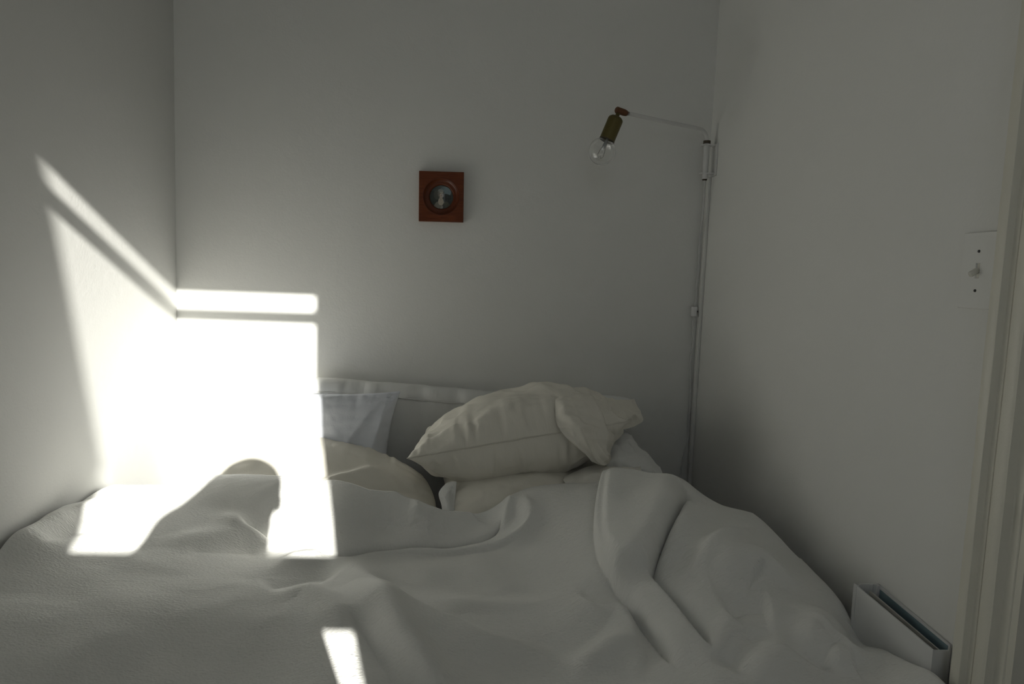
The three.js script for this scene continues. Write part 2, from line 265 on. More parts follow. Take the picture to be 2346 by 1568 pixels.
{
  const c = atD(1184, 1000, -2.0);
  const p = placePillow({ w: 0.62, h: 0.36, t: 0.28, k: 5, rough: 0.013, pucker: 0.022, pinch: 0.07, pw: 0.45, pe: 0.66, n: 170, folds: [[0.1, 0.0, 0.75, -0.6, 0.014, 0.14, 0], [0.3, 0.75, 0.75, -0.2, 0.016, 0.12, 1]] }, creamMat, c, -98 * rad, 0, 0, 'plump cream pillow lying tilted on top of another pillow at right');
  p.rotation.set(0, 0, 0); p.rotateZ(11 * rad); p.rotateX(-101 * rad); p.updateMatrixWorld();
  const sm = []; for (let i = 0; i <= 40; i++) { const u = Math.sin((i / 40 - 0.5) * Math.PI * 0.96), x = 0.31 * u * (1 - 0.0), y = -0.18 * (1 - 0.07 * 1.1 * (1 - u * u)); sm.push([x, y - 0.0008, 0.0015 * noise(i * 0.9, 0.4, 67)]); }
  add('seam', tube(sm, 0.0022, 120, 6), creamMat, p);
  const f = add('pillowcase_end', patch(pd([
    [[1278, 893, -2.0], [1340, 890, -1.99], [1390, 911, -2.0], [1425, 915, -2.02], [1452, 916, -2.04]],
    [[1272, 925, -1.87], [1330, 925, -1.855], [1385, 938, -1.88], [1430, 940, -1.94], [1473, 963, -2.0]],
    [[1280, 980, -1.81], [1330, 975, -1.80], [1380, 985, -1.82], [1415, 985, -1.87], [1430, 985, -1.92]],
    [[1330, 1030, -1.80], [1350, 1035, -1.795], [1375, 1042, -1.80], [1390, 1035, -1.83], [1402, 1015, -1.86]],
    [[1385, 1060, -1.82], [1388, 1063, -1.815], [1392, 1064, -1.82], [1396, 1062, -1.83], [1399, 1055, -1.85]]]), 90, 90, 0.006, 0.007, 6, 1), creamMat, p);
  f.geometry.applyMatrix4(p.matrixWorld.clone().invert());
}
{
  const s = tag(group('bed_sheet'), 'crumpled end of off-white sheet bunched beside the tilted pillow at right', 'sheet');
  add('sheet_fold', patch(pd([
    [[1428, 982, -1.99], [1445, 998, -1.97], [1460, 1020, -1.96], [1474, 1035, -1.96]],
    [[1393, 1022, -1.9], [1425, 1030, -1.87], [1470, 1045, -1.89], [1500, 1060, -1.92]],
    [[1386, 1058, -1.86], [1420, 1056, -1.83], [1465, 1068, -1.84], [1517, 1083, -1.88]],
    [[1400, 1090, -1.86], [1430, 1095, -1.84], [1470, 1105, -1.83], [1516, 1110, -1.85]]]), 50, 50, 0.008, 0.008, 8), whiteCloth, s);
  add('sheet_fold', patch(pd([
    [[1285, 1098, -1.86], [1340, 1073, -1.87], [1400, 1062, -1.87], [1465, 1058, -1.88]],
    [[1295, 1108, -1.8], [1350, 1090, -1.8], [1410, 1080, -1.8], [1470, 1080, -1.82]],
    [[1310, 1140, -1.78], [1360, 1130, -1.77], [1420, 1125, -1.77], [1480, 1125, -1.79]]]), 50, 30, 0.01, 0.005, 9), sheetMat, s);
}

// ---------------------------------------------------------------- blanket
{
  // measured points of its surface: photo x, y and height relative to the eye
  const pts = [
    [0, 1568, -0.705], [300, 1568, -0.722], [600, 1568, -0.718], [830, 1565, -0.668], [1000, 1568, -0.675], [1250, 1568, -0.70], [1450, 1568, -0.685], [1650, 1568, -0.65], [1850, 1568, -0.64], [2000, 1568, -0.635],
    [0, 1430, -0.665], [300, 1430, -0.68], [600, 1430, -0.675], [805, 1430, -0.648], [1000, 1430, -0.675], [1250, 1430, -0.69], [1450, 1430, -0.665], [1650, 1430, -0.615], [1850, 1430, -0.605], [1930, 1440, -0.63],
    [0, 1300, -0.625], [200, 1290, -0.645], [400, 1290, -0.66], [600, 1290, -0.67], [760, 1275, -0.665], [1000, 1290, -0.685], [1250, 1290, -0.655], [1400, 1290, -0.615], [1600, 1290, -0.57], [1780, 1290, -0.575], [1848, 1300, -0.60],
    [10, 1235, -0.59], [60, 1200, -0.60], [250, 1180, -0.615], [400, 1180, -0.62], [520, 1200, -0.64], [640, 1235, -0.672], [757, 1190, -0.612], [900, 1200, -0.635], [1020, 1225, -0.655], [1250, 1200, -0.605], [1450, 1180, -0.55], [1600, 1180, -0.535], [1720, 1200, -0.55],
    [150, 1142, -0.597], [250, 1128, -0.60], [400, 1130, -0.60], [520, 1163, -0.622],
    [560, 1092, -0.57], [450, 1100, -0.58], [640, 1095, -0.565], [760, 1103, -0.552], [830, 1130, -0.57], [900, 1141, -0.58], [950, 1166, -0.602], [1000, 1187, -0.62], [1040, 1187, -0.621], [1085, 1184, -0.62], [1120, 1181, -0.617], [1142, 1166, -0.602], [1162, 1144, -0.583], [1190, 1126, -0.568], [1240, 1114, -0.56], [1300, 1110, -0.554], [1370, 1107, -0.547], [1410, 1094, -0.525], [1480, 1086, -0.515], [1540, 1085, -0.512], [1590, 1120, -0.53], [1640, 1157, -0.545], [1685, 1173, -0.55], [1730, 1182, -0.55], [1765, 1212, -0.56], [1850, 1290, -0.60], [1935, 1390, -0.617], [1944, 1430, -0.635],
  ].map((p) => atH(...p));
  for (const [x, y, s] of [[1955, 1468, 0.722], [2010, 1484, 0.725], [2080, 1517, 0.73], [2165, 1568, 0.737]]) pts.push(atS(x, y, s));
  for (const x of [-0.92, -0.5, -0.1, 0.3, 0.7]) pts.push([x, -0.76, -0.3], [x, -0.745, -0.6]);
  for (const [x, h, z] of [[-0.93, -0.615, -1.9], [-0.8, -0.64, -1.95], [-0.6, -0.62, -1.98], [-0.35, -0.62, -1.95], [0, -0.68, -1.9], [0.3, -0.62, -1.95], [0.6, -0.58, -1.85]]) pts.push([x, h, z]);
  // thin-plate spline through them
  const n = pts.length, K = (d2) => d2 > 1e-12 ? d2 * Math.log(d2) * 0.5 : 0, A = [];
  for (let i = 0; i < n + 3; i++) {
    const r = new Float64Array(n + 4);
    if (i < n) { for (let j = 0; j < n; j++) r[j] = K((pts[i][0] - pts[j][0]) ** 2 + (pts[i][2] - pts[j][2]) ** 2); r[i] += 0.0002; r[n] = 1; r[n + 1] = pts[i][0]; r[n + 2] = pts[i][2]; r[n + 3] = pts[i][1]; }
    else for (let j = 0; j < n; j++) r[j] = i === n ? 1 : i === n + 1 ? pts[j][0] : pts[j][2];
    A.push(r);
  }
  const N = n + 3;
  for (let c = 0; c < N; c++) {
    let b = c; for (let i = c + 1; i < N; i++) if (Math.abs(A[i][c]) > Math.abs(A[b][c])) b = i;
    [A[c], A[b]] = [A[b], A[c]];
    for (let i = 0; i < N; i++) if (i !== c && A[i][c] !== 0) { const f = A[i][c] / A[c][c]; for (let j = c; j <= N; j++) A[i][j] -= f * A[c][j]; }
  }
  const co = A.map((r, i) => r[N] / r[i]);
  const base = (x, z) => { let s = co[n] + co[n + 1] * x + co[n + 2] * z; for (let j = 0; j < n; j++) s += co[j] * K((x - pts[j][0]) ** 2 + (z - pts[j][2]) ** 2); return s; };
  // a table of it, since it is asked often
  const gx0 = -1.0, gz0 = -2.2, GS = 0.01, GX = 190, GZ = 210, tab = new Float32Array(GX * GZ);
  for (let j = 0; j < GZ; j++) for (let i = 0; i < GX; i++) tab[j * GX + i] = base(gx0 + i * GS, gz0 + j * GS);
  const H0 = (x, z) => {
    const a = clamp((x - gx0) / GS, 0, GX - 1.001), b = clamp((z - gz0) / GS, 0, GZ - 1.001), i = Math.floor(a), j = Math.floor(b), u = a - i, v = b - j, q = j * GX + i;
    return lerp(lerp(tab[q], tab[q + 1], u), lerp(tab[q + GX], tab[q + GX + 1], u), v);
  };
  const onBed = (px, py) => {                        // where a sight line first meets the smooth surface
    const r = sight(px, py); let t = 0.8, last = 0.8;
    for (; t < 2.4; t += 0.004) { if (r[1] * t < H0(r[0] * t, r[2] * t)) break; last = t; }
    if (t >= 2.4) { const q = atH(px, py, -0.6); return [q[0], q[2]]; }
    for (let k = 0; k < 12; k++) { const m = (last + t) / 2; if (r[1] * m < H0(r[0] * m, r[2] * m)) t = m; else last = m; }
    return [r[0] * t, r[2] * t];
  };
  const spline = (list) => { const c = new THREE.CatmullRomCurve3(list.map(([x, z]) => V(x, 0, z)), false, 'centripetal'); return c.getSpacedPoints(28).map((p) => [p.x, p.z]); };
  // strokes: ridge (soft roll), crease (sharp valley), lip (the side to the left of its direction lies on top, overhanging the other)
  const S = [], BOLD = { ridge: 1.65, crease: 1.5, lip: 1.7, band: 1 };
  const stroke = (kind, amp, w, photo, more = {}) => S.push({ kind, amp: amp * BOLD[kind], w, line: spline(photo.map((p) => onBed(...p))), over: 0, edge: 0.007, taper: kind === 'ridge' ? 0.38 : 0.2, ...more });
  // left mound lying over the piece behind it
  stroke('ridge', 0.008, 0.022, [[640, 1248], [590, 1220], [540, 1192], [490, 1172]]);
  stroke('crease', 0.020, 0.010, [[545, 1184], [590, 1208], [625, 1224], [650, 1234]], { taper: 0.35 });
  // roll by the pillows: its front edge and the soft fold below it
  stroke('crease', 0.011, 0.006, [[745, 1272], [790, 1264], [860, 1252], [950, 1252], [1050, 1248], [1112, 1234], [1140, 1210], [1148, 1188], [1152, 1165]], { taper: 0.15 });
  stroke('lip', 0.006, 0.05, [[740, 1272], [790, 1264], [860, 1252], [950, 1252], [1050, 1248], [1112, 1234], [1140, 1210], [1148, 1188], [1152, 1165]], { over: 0.012, taper: 0.2, edge: 0.006 });
  stroke('ridge', 0.010, 0.014, [[1140, 1222], [1153, 1198], [1160, 1170], [1166, 1148], [1176, 1128]]);
  stroke('lip', 0.007, 0.022, [[820, 1278], [900, 1268], [1000, 1273], [1090, 1265], [1160, 1245], [1200, 1222], [1216, 1190], [1208, 1155]], { over: 0.006, edge: 0.009, taper: 0.3 });
  stroke('ridge', 0.011, 0.020, [[1178, 1130], [1198, 1150], [1214, 1180], [1208, 1212], [1180, 1236], [1130, 1248]]);
  stroke('ridge', 0.008, 0.02, [[930, 1188], [965, 1190], [975, 1205], [960, 1225]]);
  stroke('ridge', 0.007, 0.025, [[870, 1172], [920, 1180], [980, 1190]]);
  // long folds running to the lower middle
  stroke('ridge', 0.012, 0.05, [[740, 1262], [820, 1320], [860, 1370], [905, 1440], [950, 1510], [1000, 1580], [1080, 1720]], { taper: 0.25 });
  stroke('ridge', 0.012, 0.028, [[850, 1365], [905, 1440], [950, 1510], [1000, 1580], [1080, 1720]], { taper: 0.25 });
  stroke('crease', 0.018, 0.028, [[790, 1400], [840, 1450], [880, 1510], [915, 1568], [980, 1680]]);
  stroke('lip', 0.013, 0.06, [[1360, 1545], [1300, 1512], [1200, 1480], [1120, 1465], [1060, 1436], [1000, 1415], [930, 1385], [870, 1345], [800, 1300]], { over: 0.0, edge: 0.02, taper: 0.35 });
  stroke('ridge', 0.008, 0.03, [[920, 1372], [1000, 1385], [1100, 1392], [1257, 1390], [1330, 1380]]);
  stroke('ridge', 0.006, 0.03, [[1040, 1312], [1100, 1326], [1160, 1346], [1220, 1352]]);
  stroke('ridge', 0.008, 0.05, [[860, 1290], [960, 1310], [1080, 1300], [1180, 1288]]);
  stroke('ridge', 0.010, 0.026, [[810, 1490], [775, 1425], [735, 1372], [700, 1354], [650, 1360], [600, 1370]], { taper: 0.3 });
  stroke('crease', 0.008, 0.045, [[600, 1345], [660, 1330], [720, 1320], [770, 1330]]);
  stroke('ridge', 0.010, 0.03, [[620, 1285], [700, 1278], [760, 1285]]);
  // left field
  stroke('ridge', 0.006, 0.045, [[0, 1556], [147, 1505], [294, 1466], [400, 1450]]);
  stroke('ridge', 0.004, 0.05, [[180, 1400], [300, 1385], [420, 1395]]);
  stroke('ridge', 0.006, 0.03, [[343, 1243], [441, 1230], [588, 1224], [650, 1232]]);
  stroke('crease', 0.004, 0.04, [[420, 1262], [520, 1262], [600, 1258]]);
  stroke('ridge', 0.009, 0.022, [[60, 1236], [150, 1195], [235, 1168], [330, 1160]]);
  stroke('crease', 0.008, 0.018, [[90, 1255], [180, 1215], [280, 1185], [350, 1178]]);
  stroke('lip', 0.012, 0.05, [[350, 1140], [250, 1150], [140, 1172], [70, 1212], [0, 1290]], { over: 0, edge: 0.02 });
  // fold of the turned-back corner at right
  stroke('lip', 0.020, 0.10, [[1388, 1100], [1371, 1150], [1366, 1215], [1374, 1270], [1394, 1315], [1420, 1352], [1440, 1385]], { over: 0.012, taper: 0.14 });
  stroke('lip', 0.008, 0.03, [[1396, 1104], [1390, 1150], [1387, 1205], [1390, 1262], [1408, 1310], [1430, 1350]], { over: 0.005, taper: 0.14 });
  stroke('band', 0.024, 0.01, [[1428, 1296], [1446, 1322], [1476, 1362], [1520, 1418], [1562, 1470], [1598, 1520]], { hw: 0.028 });
  stroke('crease', 0.050, 0.010, [[1566, 1124], [1552, 1160], [1532, 1200], [1510, 1245], [1492, 1290], [1482, 1335]], { taper: 0.1 });
  stroke('lip', 0.022, 0.05, [[1486, 1335], [1494, 1290], [1512, 1245], [1534, 1200], [1554, 1160], [1570, 1124]], { over: 0.014, taper: 0.08 });
  stroke('ridge', 0.016, 0.03, [[1600, 1142], [1570, 1185], [1545, 1230], [1525, 1280]]);
  stroke('crease', 0.012, 0.014, [[1612, 1142], [1590, 1158], [1584, 1180]]);
  stroke('lip', 0.014, 0.05, [[1472, 1568], [1468, 1490], [1450, 1430], [1425, 1395], [1370, 1400], [1330, 1365], [1312, 1330]], { over: 0.002, edge: 0.014, taper: 0.3 });
  stroke('ridge', 0.012, 0.03, [[1310, 1560], [1350, 1525], [1400, 1500], [1470, 1494]]);
  stroke('lip', 0.006, 0.05, [[1900, 1560], [1925, 1515], [1940, 1478], [1943, 1445], [1938, 1410]], { over: 0.002, edge: 0.015, taper: 0.35 });
  // broad folds on the right slope
  stroke('ridge', 0.015, 0.024, [[1570, 1340], [1600, 1298], [1625, 1266], [1655, 1248], [1700, 1226], [1730, 1215]]);
  stroke('ridge', 0.020, 0.05, [[1600, 1330], [1650, 1298], [1720, 1290], [1770, 1310], [1790, 1350]]);
  stroke('crease', 0.014, 0.04, [[1660, 1400], [1720, 1385], [1770, 1390]]);
  stroke('ridge', 0.010, 0.032, [[1590, 1545], [1620, 1500], [1650, 1472], [1672, 1430], [1680, 1390]]);
  stroke('crease', 0.008, 0.05, [[1660, 1540], [1700, 1480], [1720, 1430]]);
  stroke('ridge', 0.010, 0.04, [[1700, 1560], [1750, 1530], [1778, 1490], [1785, 1440]]);
  stroke('ridge', 0.014, 0.03, [[1860, 1520], [1868, 1470], [1885, 1435], [1910, 1415]]);
  stroke('crease', 0.014, 0.03, [[1880, 1540], [1895, 1500], [1930, 1480]]);
  stroke('ridge', 0.014, 0.025, [[1915, 1560], [1925, 1515], [1950, 1498], [1985, 1520]]);
  for (const s of S) {
    let x0 = 9, x1 = -9, z0 = 9, z1 = -9; for (const [x, z] of s.line) { x0 = Math.min(x0, x); x1 = Math.max(x1, x); z0 = Math.min(z0, z); z1 = Math.max(z1, z); }
    const r = (s.hw || 0) + s.w * (s.kind === 'ridge' ? 2.6 : 5); s.bb = [x0 - r, x1 + r, z0 - r, z1 + r];
  }
  const shape = (x, z) => {                          // height and sideways shift of the finished surface
    let h = H0(x, z), sx = 0, sz = 0;
    for (const s of S) {
      const b = s.bb; if (x < b[0] || x > b[1] || z < b[2] || z > b[3]) continue;
      let best = 1e9, bq = 0, bs = 0, nx = 0, nz = 0; const L = s.line, m = L.length - 1;
      for (let i = 0; i < m; i++) {
        const ax = L[i][0], az = L[i][1], dx = L[i + 1][0] - ax, dz = L[i + 1][1] - az, l2 = dx * dx + dz * dz;
        const t = clamp(((x - ax) * dx + (z - az) * dz) / l2, 0, 1), ex = x - ax - dx * t, ez = z - az - dz * t, d = ex * ex + ez * ez;
        if (d < best) { best = d; bq = (i + t) / m; bs = dx * ez - dz * ex; const l = Math.sqrt(l2); nx = -dz / l; nz = dx / l; }
      }
      const d = Math.sqrt(best), tp = sst(0, s.taper, bq) * sst(0, s.taper, 1 - bq);
      if (s.kind === 'ridge') h += s.amp * tp * Math.exp(-(d / s.w) * (d / s.w));
      else if (s.kind === 'band') { const q = sst(s.hw + 0.006, s.hw - 0.005, d), e = Math.min(1, d / s.hw), en = sst(0, 0.34, bq) * sst(0, 0.22, 1 - bq); h += en * (s.amp * q * (0.72 + 0.28 * Math.sqrt(1 - e * e)) - 0.9 * s.amp * Math.exp(-Math.abs(d - s.hw - 0.004) / 0.0055)); }
      else if (s.kind === 'crease') h -= s.amp * tp * Math.exp(-d / s.w);
      else {
        const sd = bs < 0 ? d : -d;                  // positive on the raised side
        const fo = Math.max(0, sd) / (1.5 * s.w), up = sst(-s.edge, s.edge, sd) * Math.exp(-fo * fo);
        h += s.amp * tp * up; if (s.edge < 0.012) h -= 0.3 * s.amp * tp * Math.exp(-Math.abs(sd + 0.004) / 0.012) * (sd < 0.004 ? 1 : 0.4);
        const o = s.over * tp * Math.exp(-Math.max(0, sd) / 0.016) * sst(-0.006, 0.006, sd); sx += nx * o; sz += nz * o;
      }
    }
    h += 0.006 * fbm(x * 5, z * 7, 70, 3) + 0.0035 * noise(x * 7 + z * 5, z * 13 - x * 2, 78) + 0.001 * fbm(x * 26 + z * 8, z * 30, 75, 2);
    return [h, sx, sz];
  };
  const hem = spline([[-0.95, -1.86], [-0.8, -1.87], [-0.68, -1.86], ...[[560, 1092, -0.57], [640, 1095, -0.565], [760, 1103, -0.552], [830, 1130, -0.57], [900, 1141, -0.58], [950, 1166, -0.602], [1000, 1187, -0.62], [1040, 1187, -0.621], [1085, 1184, -0.62], [1120, 1181, -0.617], [1142, 1166, -0.602], [1162, 1144, -0.583], [1190, 1126, -0.568], [1240, 1114, -0.56], [1300, 1110, -0.554], [1370, 1107, -0.547], [1410, 1094, -0.525], [1480, 1086, -0.515], [1540, 1085, -0.512], [1590, 1120, -0.53], [1640, 1157, -0.545], [1685, 1173, -0.55], [1730, 1182, -0.55], [1765, 1212, -0.56]].map((p) => { const q = atH(...p); return [q[0], q[2] - 0.012]; }), [0.735, -1.40], [0.75, -1.34]].sort((a, b) => a[0] - b[0]));
  const hemZ = (x) => { for (let i = 0; i < hem.length - 1; i++) if (x <= hem[i + 1][0]) return lerp(hem[i][1], hem[i + 1][1], clamp((x - hem[i][0]) / (hem[i + 1][0] - hem[i][0] + 1e-9), 0, 1)); return hem[hem.length - 1][1]; };
  const X0 = -0.947, X1 = 0.735, Z1 = -0.27, nx = 500, nz = 480, ex = 11, pos = [], uv = [], ix = [], r = 0.022;
  const roll = (d) => { const a = Math.min(d / r, Math.PI / 2); return [r * Math.sin(a), r * (1 - Math.cos(a)) + Math.max(0, d - r * Math.PI / 2)]; };
  const over = (i, m) => (i < 0 ? -i : i > m ? i - m : 0) / ex;
  for (let j = -ex; j <= nz + ex; j++) for (let i = -ex; i <= nx + ex; i++) {
    const x = lerp(X0, X1, clamp(i / nx, 0, 1)), z = lerp(hemZ(x), Z1, Math.pow(clamp(j / nz, 0, 1), 1.25));
    let [h, sx, sz] = shape(x, z);
    const wx = over(i, nx), wz = over(j, nz), [ox, dx] = roll(wx * (i < 0 ? 0.03 : 0.10)), [oz, dz] = roll(wz * (j < 0 ? 0.11 : 0.36));
    pos.push(x + sx * (wx ? 0.3 : 1) + (i < 0 ? -ox * 0.3 : ox * 0.6), EYE + h - dx - dz, z + sz + (j < 0 ? -oz : oz)); uv.push(x, z);
  }
  const W = nx + 2 * ex + 1, HH = nz + 2 * ex + 1;
  for (let j = 0; j < HH - 1; j++) for (let i = 0; i < W - 1; i++) { const q = j * W + i; ix.push(q, q + W, q + 1, q + 1, q + W, q + W + 1); }
  const g = new THREE.BufferGeometry(); g.setAttribute('position', new THREE.Float32BufferAttribute(pos, 3)); g.setAttribute('uv', new THREE.Float32BufferAttribute(uv, 2)); g.setIndex(ix); g.computeVertexNormals();
  blanketMat.side = THREE.DoubleSide;
  tag(add('blanket', g, blanketMat), 'thick rumpled white woven blanket spread over the whole bed', 'blanket');
}

// ---------------------------------------------------------------- picture on the back wall
{
  const w = 0.1425, h = 0.158, d = 0.026, cx = -0.1057, cy = EYE + 0.2427;
  const pf = tag(group('picture_frame', cx, cy, ZB), 'small square reddish brown wooden frame holding a round portrait on the back wall', 'picture frame'); pf.rotation.z = 0.9 * rad;
  const grain = dataTex(256, (u, v) => { const q = noise(u * 5, v * 40, 41, 0) * 0.5 + noise(u * 9, v * 120, 42, 0) * 0.3; return [0.42 + 0.08 * q, 0.215 + 0.05 * q, 0.115 + 0.03 * q]; }, true);
  const wood = new THREE.MeshPhysicalMaterial({ map: rep(grain, 0.16), roughness: 0.5, specularIntensity: 0.5 });
  const sh = new THREE.Shape(); sh.moveTo(-w / 2, -h / 2); sh.lineTo(w / 2, -h / 2); sh.lineTo(w / 2, h / 2); sh.lineTo(-w / 2, h / 2); sh.closePath();
  const R = 0.0605, ho = new THREE.Path(); ho.absarc(0, 0, R, 0, Math.PI * 2, true); sh.holes.push(ho);
  add('frame_block', new THREE.ExtrudeGeometry(sh, { depth: d - 0.003, bevelEnabled: true, bevelThickness: 0.0012, bevelSize: 0.0012, bevelSegments: 2, curveSegments: 64 }).translate(0, 0, 0.0013), wood, pf);
  const lp = [[R + 0.0006, d - 0.001], [R - 0.001, d + 0.0005], [R - 0.0035, d - 0.001], [R - 0.005, d - 0.005], [R - 0.010, d - 0.009], [R - 0.015, d - 0.0105], [R - 0.019, d - 0.0105], [R - 0.021, d - 0.013], [R - 0.0225, d - 0.015], [R - 0.0225, 0.004]];
  add('round_moulding', new THREE.LatheGeometry(lp.map(([a, b]) => new THREE.Vector2(a, b)), 72).rotateX(Math.PI / 2), new THREE.MeshPhysicalMaterial({ map: rep(grain, 0.16), color: new THREE.Color().setRGB(0.8, 0.72, 0.7), roughness: 0.3, specularIntensity: 0.7, side: THREE.DoubleSide }), pf);
  // portrait: a lady in a pale bodice and broad hat, on a dark ground
  const cv = document.createElement('canvas'); cv.width = cv.height = 256; const c = cv.getContext('2d');
  c.fillStyle = '#343d39'; c.fillRect(0, 0, 256, 256);
  c.fillStyle = '#4d5a5c'; c.fillRect(0, 0, 256, 60);
  const el = (x, y, a, b, col, rot = 0) => { c.fillStyle = col; c.beginPath(); c.ellipse(x, y, a, b, rot, 0, 7); c.fill(); };
  el(84, 100, 40, 56, '#5a5c57'); el(172, 66, 62, 50, '#7d9299', 0.5); el(176, 126, 66, 34, '#222a29', 0.15);
  el(128, 236, 84, 62, '#77766a'); el(80, 226, 30, 52, '#98968a', 0.35); el(184, 222, 38, 48, '#5a5b50', -0.4); el(150, 236, 14, 40, '#4a4a42', 0.3);
  el(122, 176, 30, 42, '#cfc6b6'); el(122, 136, 16, 26, '#c4b9a9'); el(124, 92, 25, 34, '#cabfae'); el(120, 60, 30, 20, '#a2a4a0'); el(98, 92, 11, 32, '#86837a'); el(151, 96, 9, 30, '#6a6a62'); el(136, 110, 12, 24, '#a99f90');
  el(115, 88, 6, 3, '#4b463f'); el(134, 88, 6, 3, '#4b463f'); el(125, 112, 8, 3, '#7d5a50'); el(125, 100, 3, 6, '#a39889');
  const im = new THREE.CanvasTexture(cv); im.colorSpace = THREE.SRGBColorSpace;
  add('portrait', mv(new THREE.CircleGeometry(R - 0.0222, 48), 0, 0, 0.008), new THREE.MeshStandardMaterial({ map: im, roughness: 0.6 }), pf);
  const dome = new THREE.SphereGeometry(0.11, 48, 10, 0, Math.PI * 2, 0, Math.asin((R - 0.0225) / 0.11)).rotateX(Math.PI / 2); dome.translate(0, 0, -0.11 * Math.cos(Math.asin((R - 0.0225) / 0.11)) + 0.0105);
  add('cover_glass', dome, new THREE.MeshPhysicalMaterial({ roughness: 0.02, transmission: 1, thickness: 0, ior: 1.5 }), pf);
}

// ---------------------------------------------------------------- swing-arm lamp in the right corner
{
  const L = tag(group('wall_lamp'), 'white swing-arm wall lamp with brass socket and clear globe bulb in the corner', 'lamp');
  const white = std(0.74, 0.74, 0.73, 0.4), brass = std(0.13, 0.105, 0.035, 0.45, { metalness: 0.5 }), bronze = std(0.15, 0.065, 0.03, 0.5, { metalness: 0.4 }), dark = std(0.10, 0.085, 0.06, 0.5, { metalness: 0.6 });
  const px = 0.7515, pz = -2.235, y0 = EYE + 0.333, y1 = EYE + 0.448;
  add('mounting_plate', rbox(XR - 0.006, XR, EYE + 0.343, EYE + 0.447, -2.262, -2.215, 0.0015), white, L);
  const tab = (y) => { const s = new THREE.Shape(); s.moveTo(XR - 0.004, -0.016); s.lineTo(px - 0.010, -0.016); s.lineTo(px - 0.021, 0.0); s.lineTo(px - 0.010, 0.016); s.lineTo(XR - 0.004, 0.016); s.closePath(); return new THREE.ExtrudeGeometry(s, { depth: 0.003, bevelEnabled: false }).rotateX(-Math.PI / 2).translate(0, y, pz); };
  add('bracket', tab(EYE + 0.440), white, L); add('bracket', tab(EYE + 0.349), white, L);
  add('post', mv(new THREE.CylinderGeometry(0.0088, 0.0088, y1 - y0, 24), px, (y0 + y1) / 2, pz), white, L);
  add('collar', mv(new THREE.CylinderGeometry(0.0115, 0.0115, 0.009, 24), px, y1 + 0.003, pz), dark, L);
  add('post_cap', mv(new THREE.CylinderGeometry(0.0082, 0.007, 0.005, 20), px, y0 - 0.002, pz), dark, L);
  const ah = EYE + 0.4885, e = [0.452, ah + 0.001, -2.07], dx = e[0] - px, dz = e[2] - pz, dl = Math.hypot(dx, dz), ux = dx / dl, uz = dz / dl, rr = 0.035;
  const arm = [[px, y1, pz], [px, ah - rr, pz]]; for (let i = 1; i <= 8; i++) { const a = i / 8 * Math.PI / 2; arm.push([px + ux * rr * (1 - Math.cos(a)), ah - rr + rr * Math.sin(a), pz + uz * rr * (1 - Math.cos(a))]); }
  arm.push([lerp(px, e[0], 0.5), ah, lerp(pz, e[2], 0.5)], e);
  add('arm', tube(arm, 0.0058, 80, 16), white, L);
  // knuckle at the end of the arm
  const kn = new THREE.LatheGeometry([[0, 0], [0.0072, 0], [0.0098, 0.003], [0.0098, 0.030], [0.0085, 0.037], [0.007, 0.0405], [0, 0.0405]].map((q) => new THREE.Vector2(...q)), 28);
  const kd = V(-ux, -0.12, -uz).normalize(), k0 = V(0.4105, ah + 0.006, -2.052); kn.applyQuaternion(new THREE.Quaternion().setFromUnitVectors(V(0, 1, 0), V(0.04, -0.0062, -0.017).normalize())); kn.translate(k0.x, k0.y, k0.z);
  add('knuckle', kn, bronze, L);
  const top = V(...atD(1415, 268, -2.05)).add(V(0, EYE, 0)), bulbC = V(...atD(1379.5, 347, -2.05)).add(V(0, EYE, 0)), dir = bulbC.clone().sub(V(...atD(1407, 282, -2.05)).add(V(0, EYE, 0))).normalize();
  const q = new THREE.Quaternion().setFromUnitVectors(V(0, -1, 0), dir), s0 = bulbC.clone().addScaledVector(dir, -0.108);
  const put = (g) => g.applyQuaternion(q).translate(s0.x, s0.y, s0.z);
  add('socket', put(new THREE.LatheGeometry([[0, 0.012], [0.006, 0.012], [0.006, 0.001], [0.016, 0.0], [0.0215, -0.005], [0.0228, -0.010], [0.0228, -0.073], [0.0215, -0.073], [0.0205, -0.07], [0.0205, -0.02], [0, -0.02]].map((p) => new THREE.Vector2(...p)), 40)), brass, L);
  add('socket_rim', put(new THREE.LatheGeometry([[0.0228, -0.071], [0.0236, -0.0715], [0.0236, -0.0745], [0.0212, -0.0745], [0.0212, -0.071]].map((p) => new THREE.Vector2(...p)), 40)), dark, L);
  const gp = [], rb = 0.0405, skin = 0.0011, n0 = 34;
  for (let i = 0; i <= n0; i++) { const a = i / n0 * (Math.PI - 0.36); gp.push([rb * Math.sin(a), -0.108 - rb * Math.cos(a)]); }
  gp.push([0.0135, -0.066], [0.0135, -0.045], [0.0124, -0.045], [0.0124, -0.066]);
  for (let i = n0; i >= 0; i--) { const a = i / n0 * (Math.PI - 0.36); gp.push([(rb - skin) * Math.sin(a), -0.108 - (rb - skin) * Math.cos(a)]); }
  const bulb = add('bulb', put(new THREE.LatheGeometry(gp.map((p) => new THREE.Vector2(Math.max(0, p[0]), p[1])), 64)), new THREE.MeshPhysicalMaterial({ color: 0xffffff, roughness: 0, transmission: 1, thickness: 0.001, ior: 1.52 }), L);
  add('bulb_stem', put(merge([mv(new THREE.CylinderGeometry(0.003, 0.006, 0.03, 12), 0, -0.078, 0), mv(new THREE.SphereGeometry(0.005, 12, 8), 0, -0.094, 0)])), std(0.5, 0.52, 0.52, 0.2), bulb);
  const wire = []; for (const sx of [-1, 1]) wire.push(tube([[sx * 0.003, -0.09, 0], [sx * 0.007, -0.105, 0], [sx * 0.009, -0.122, 0.002]], 0.0006, 16, 6));
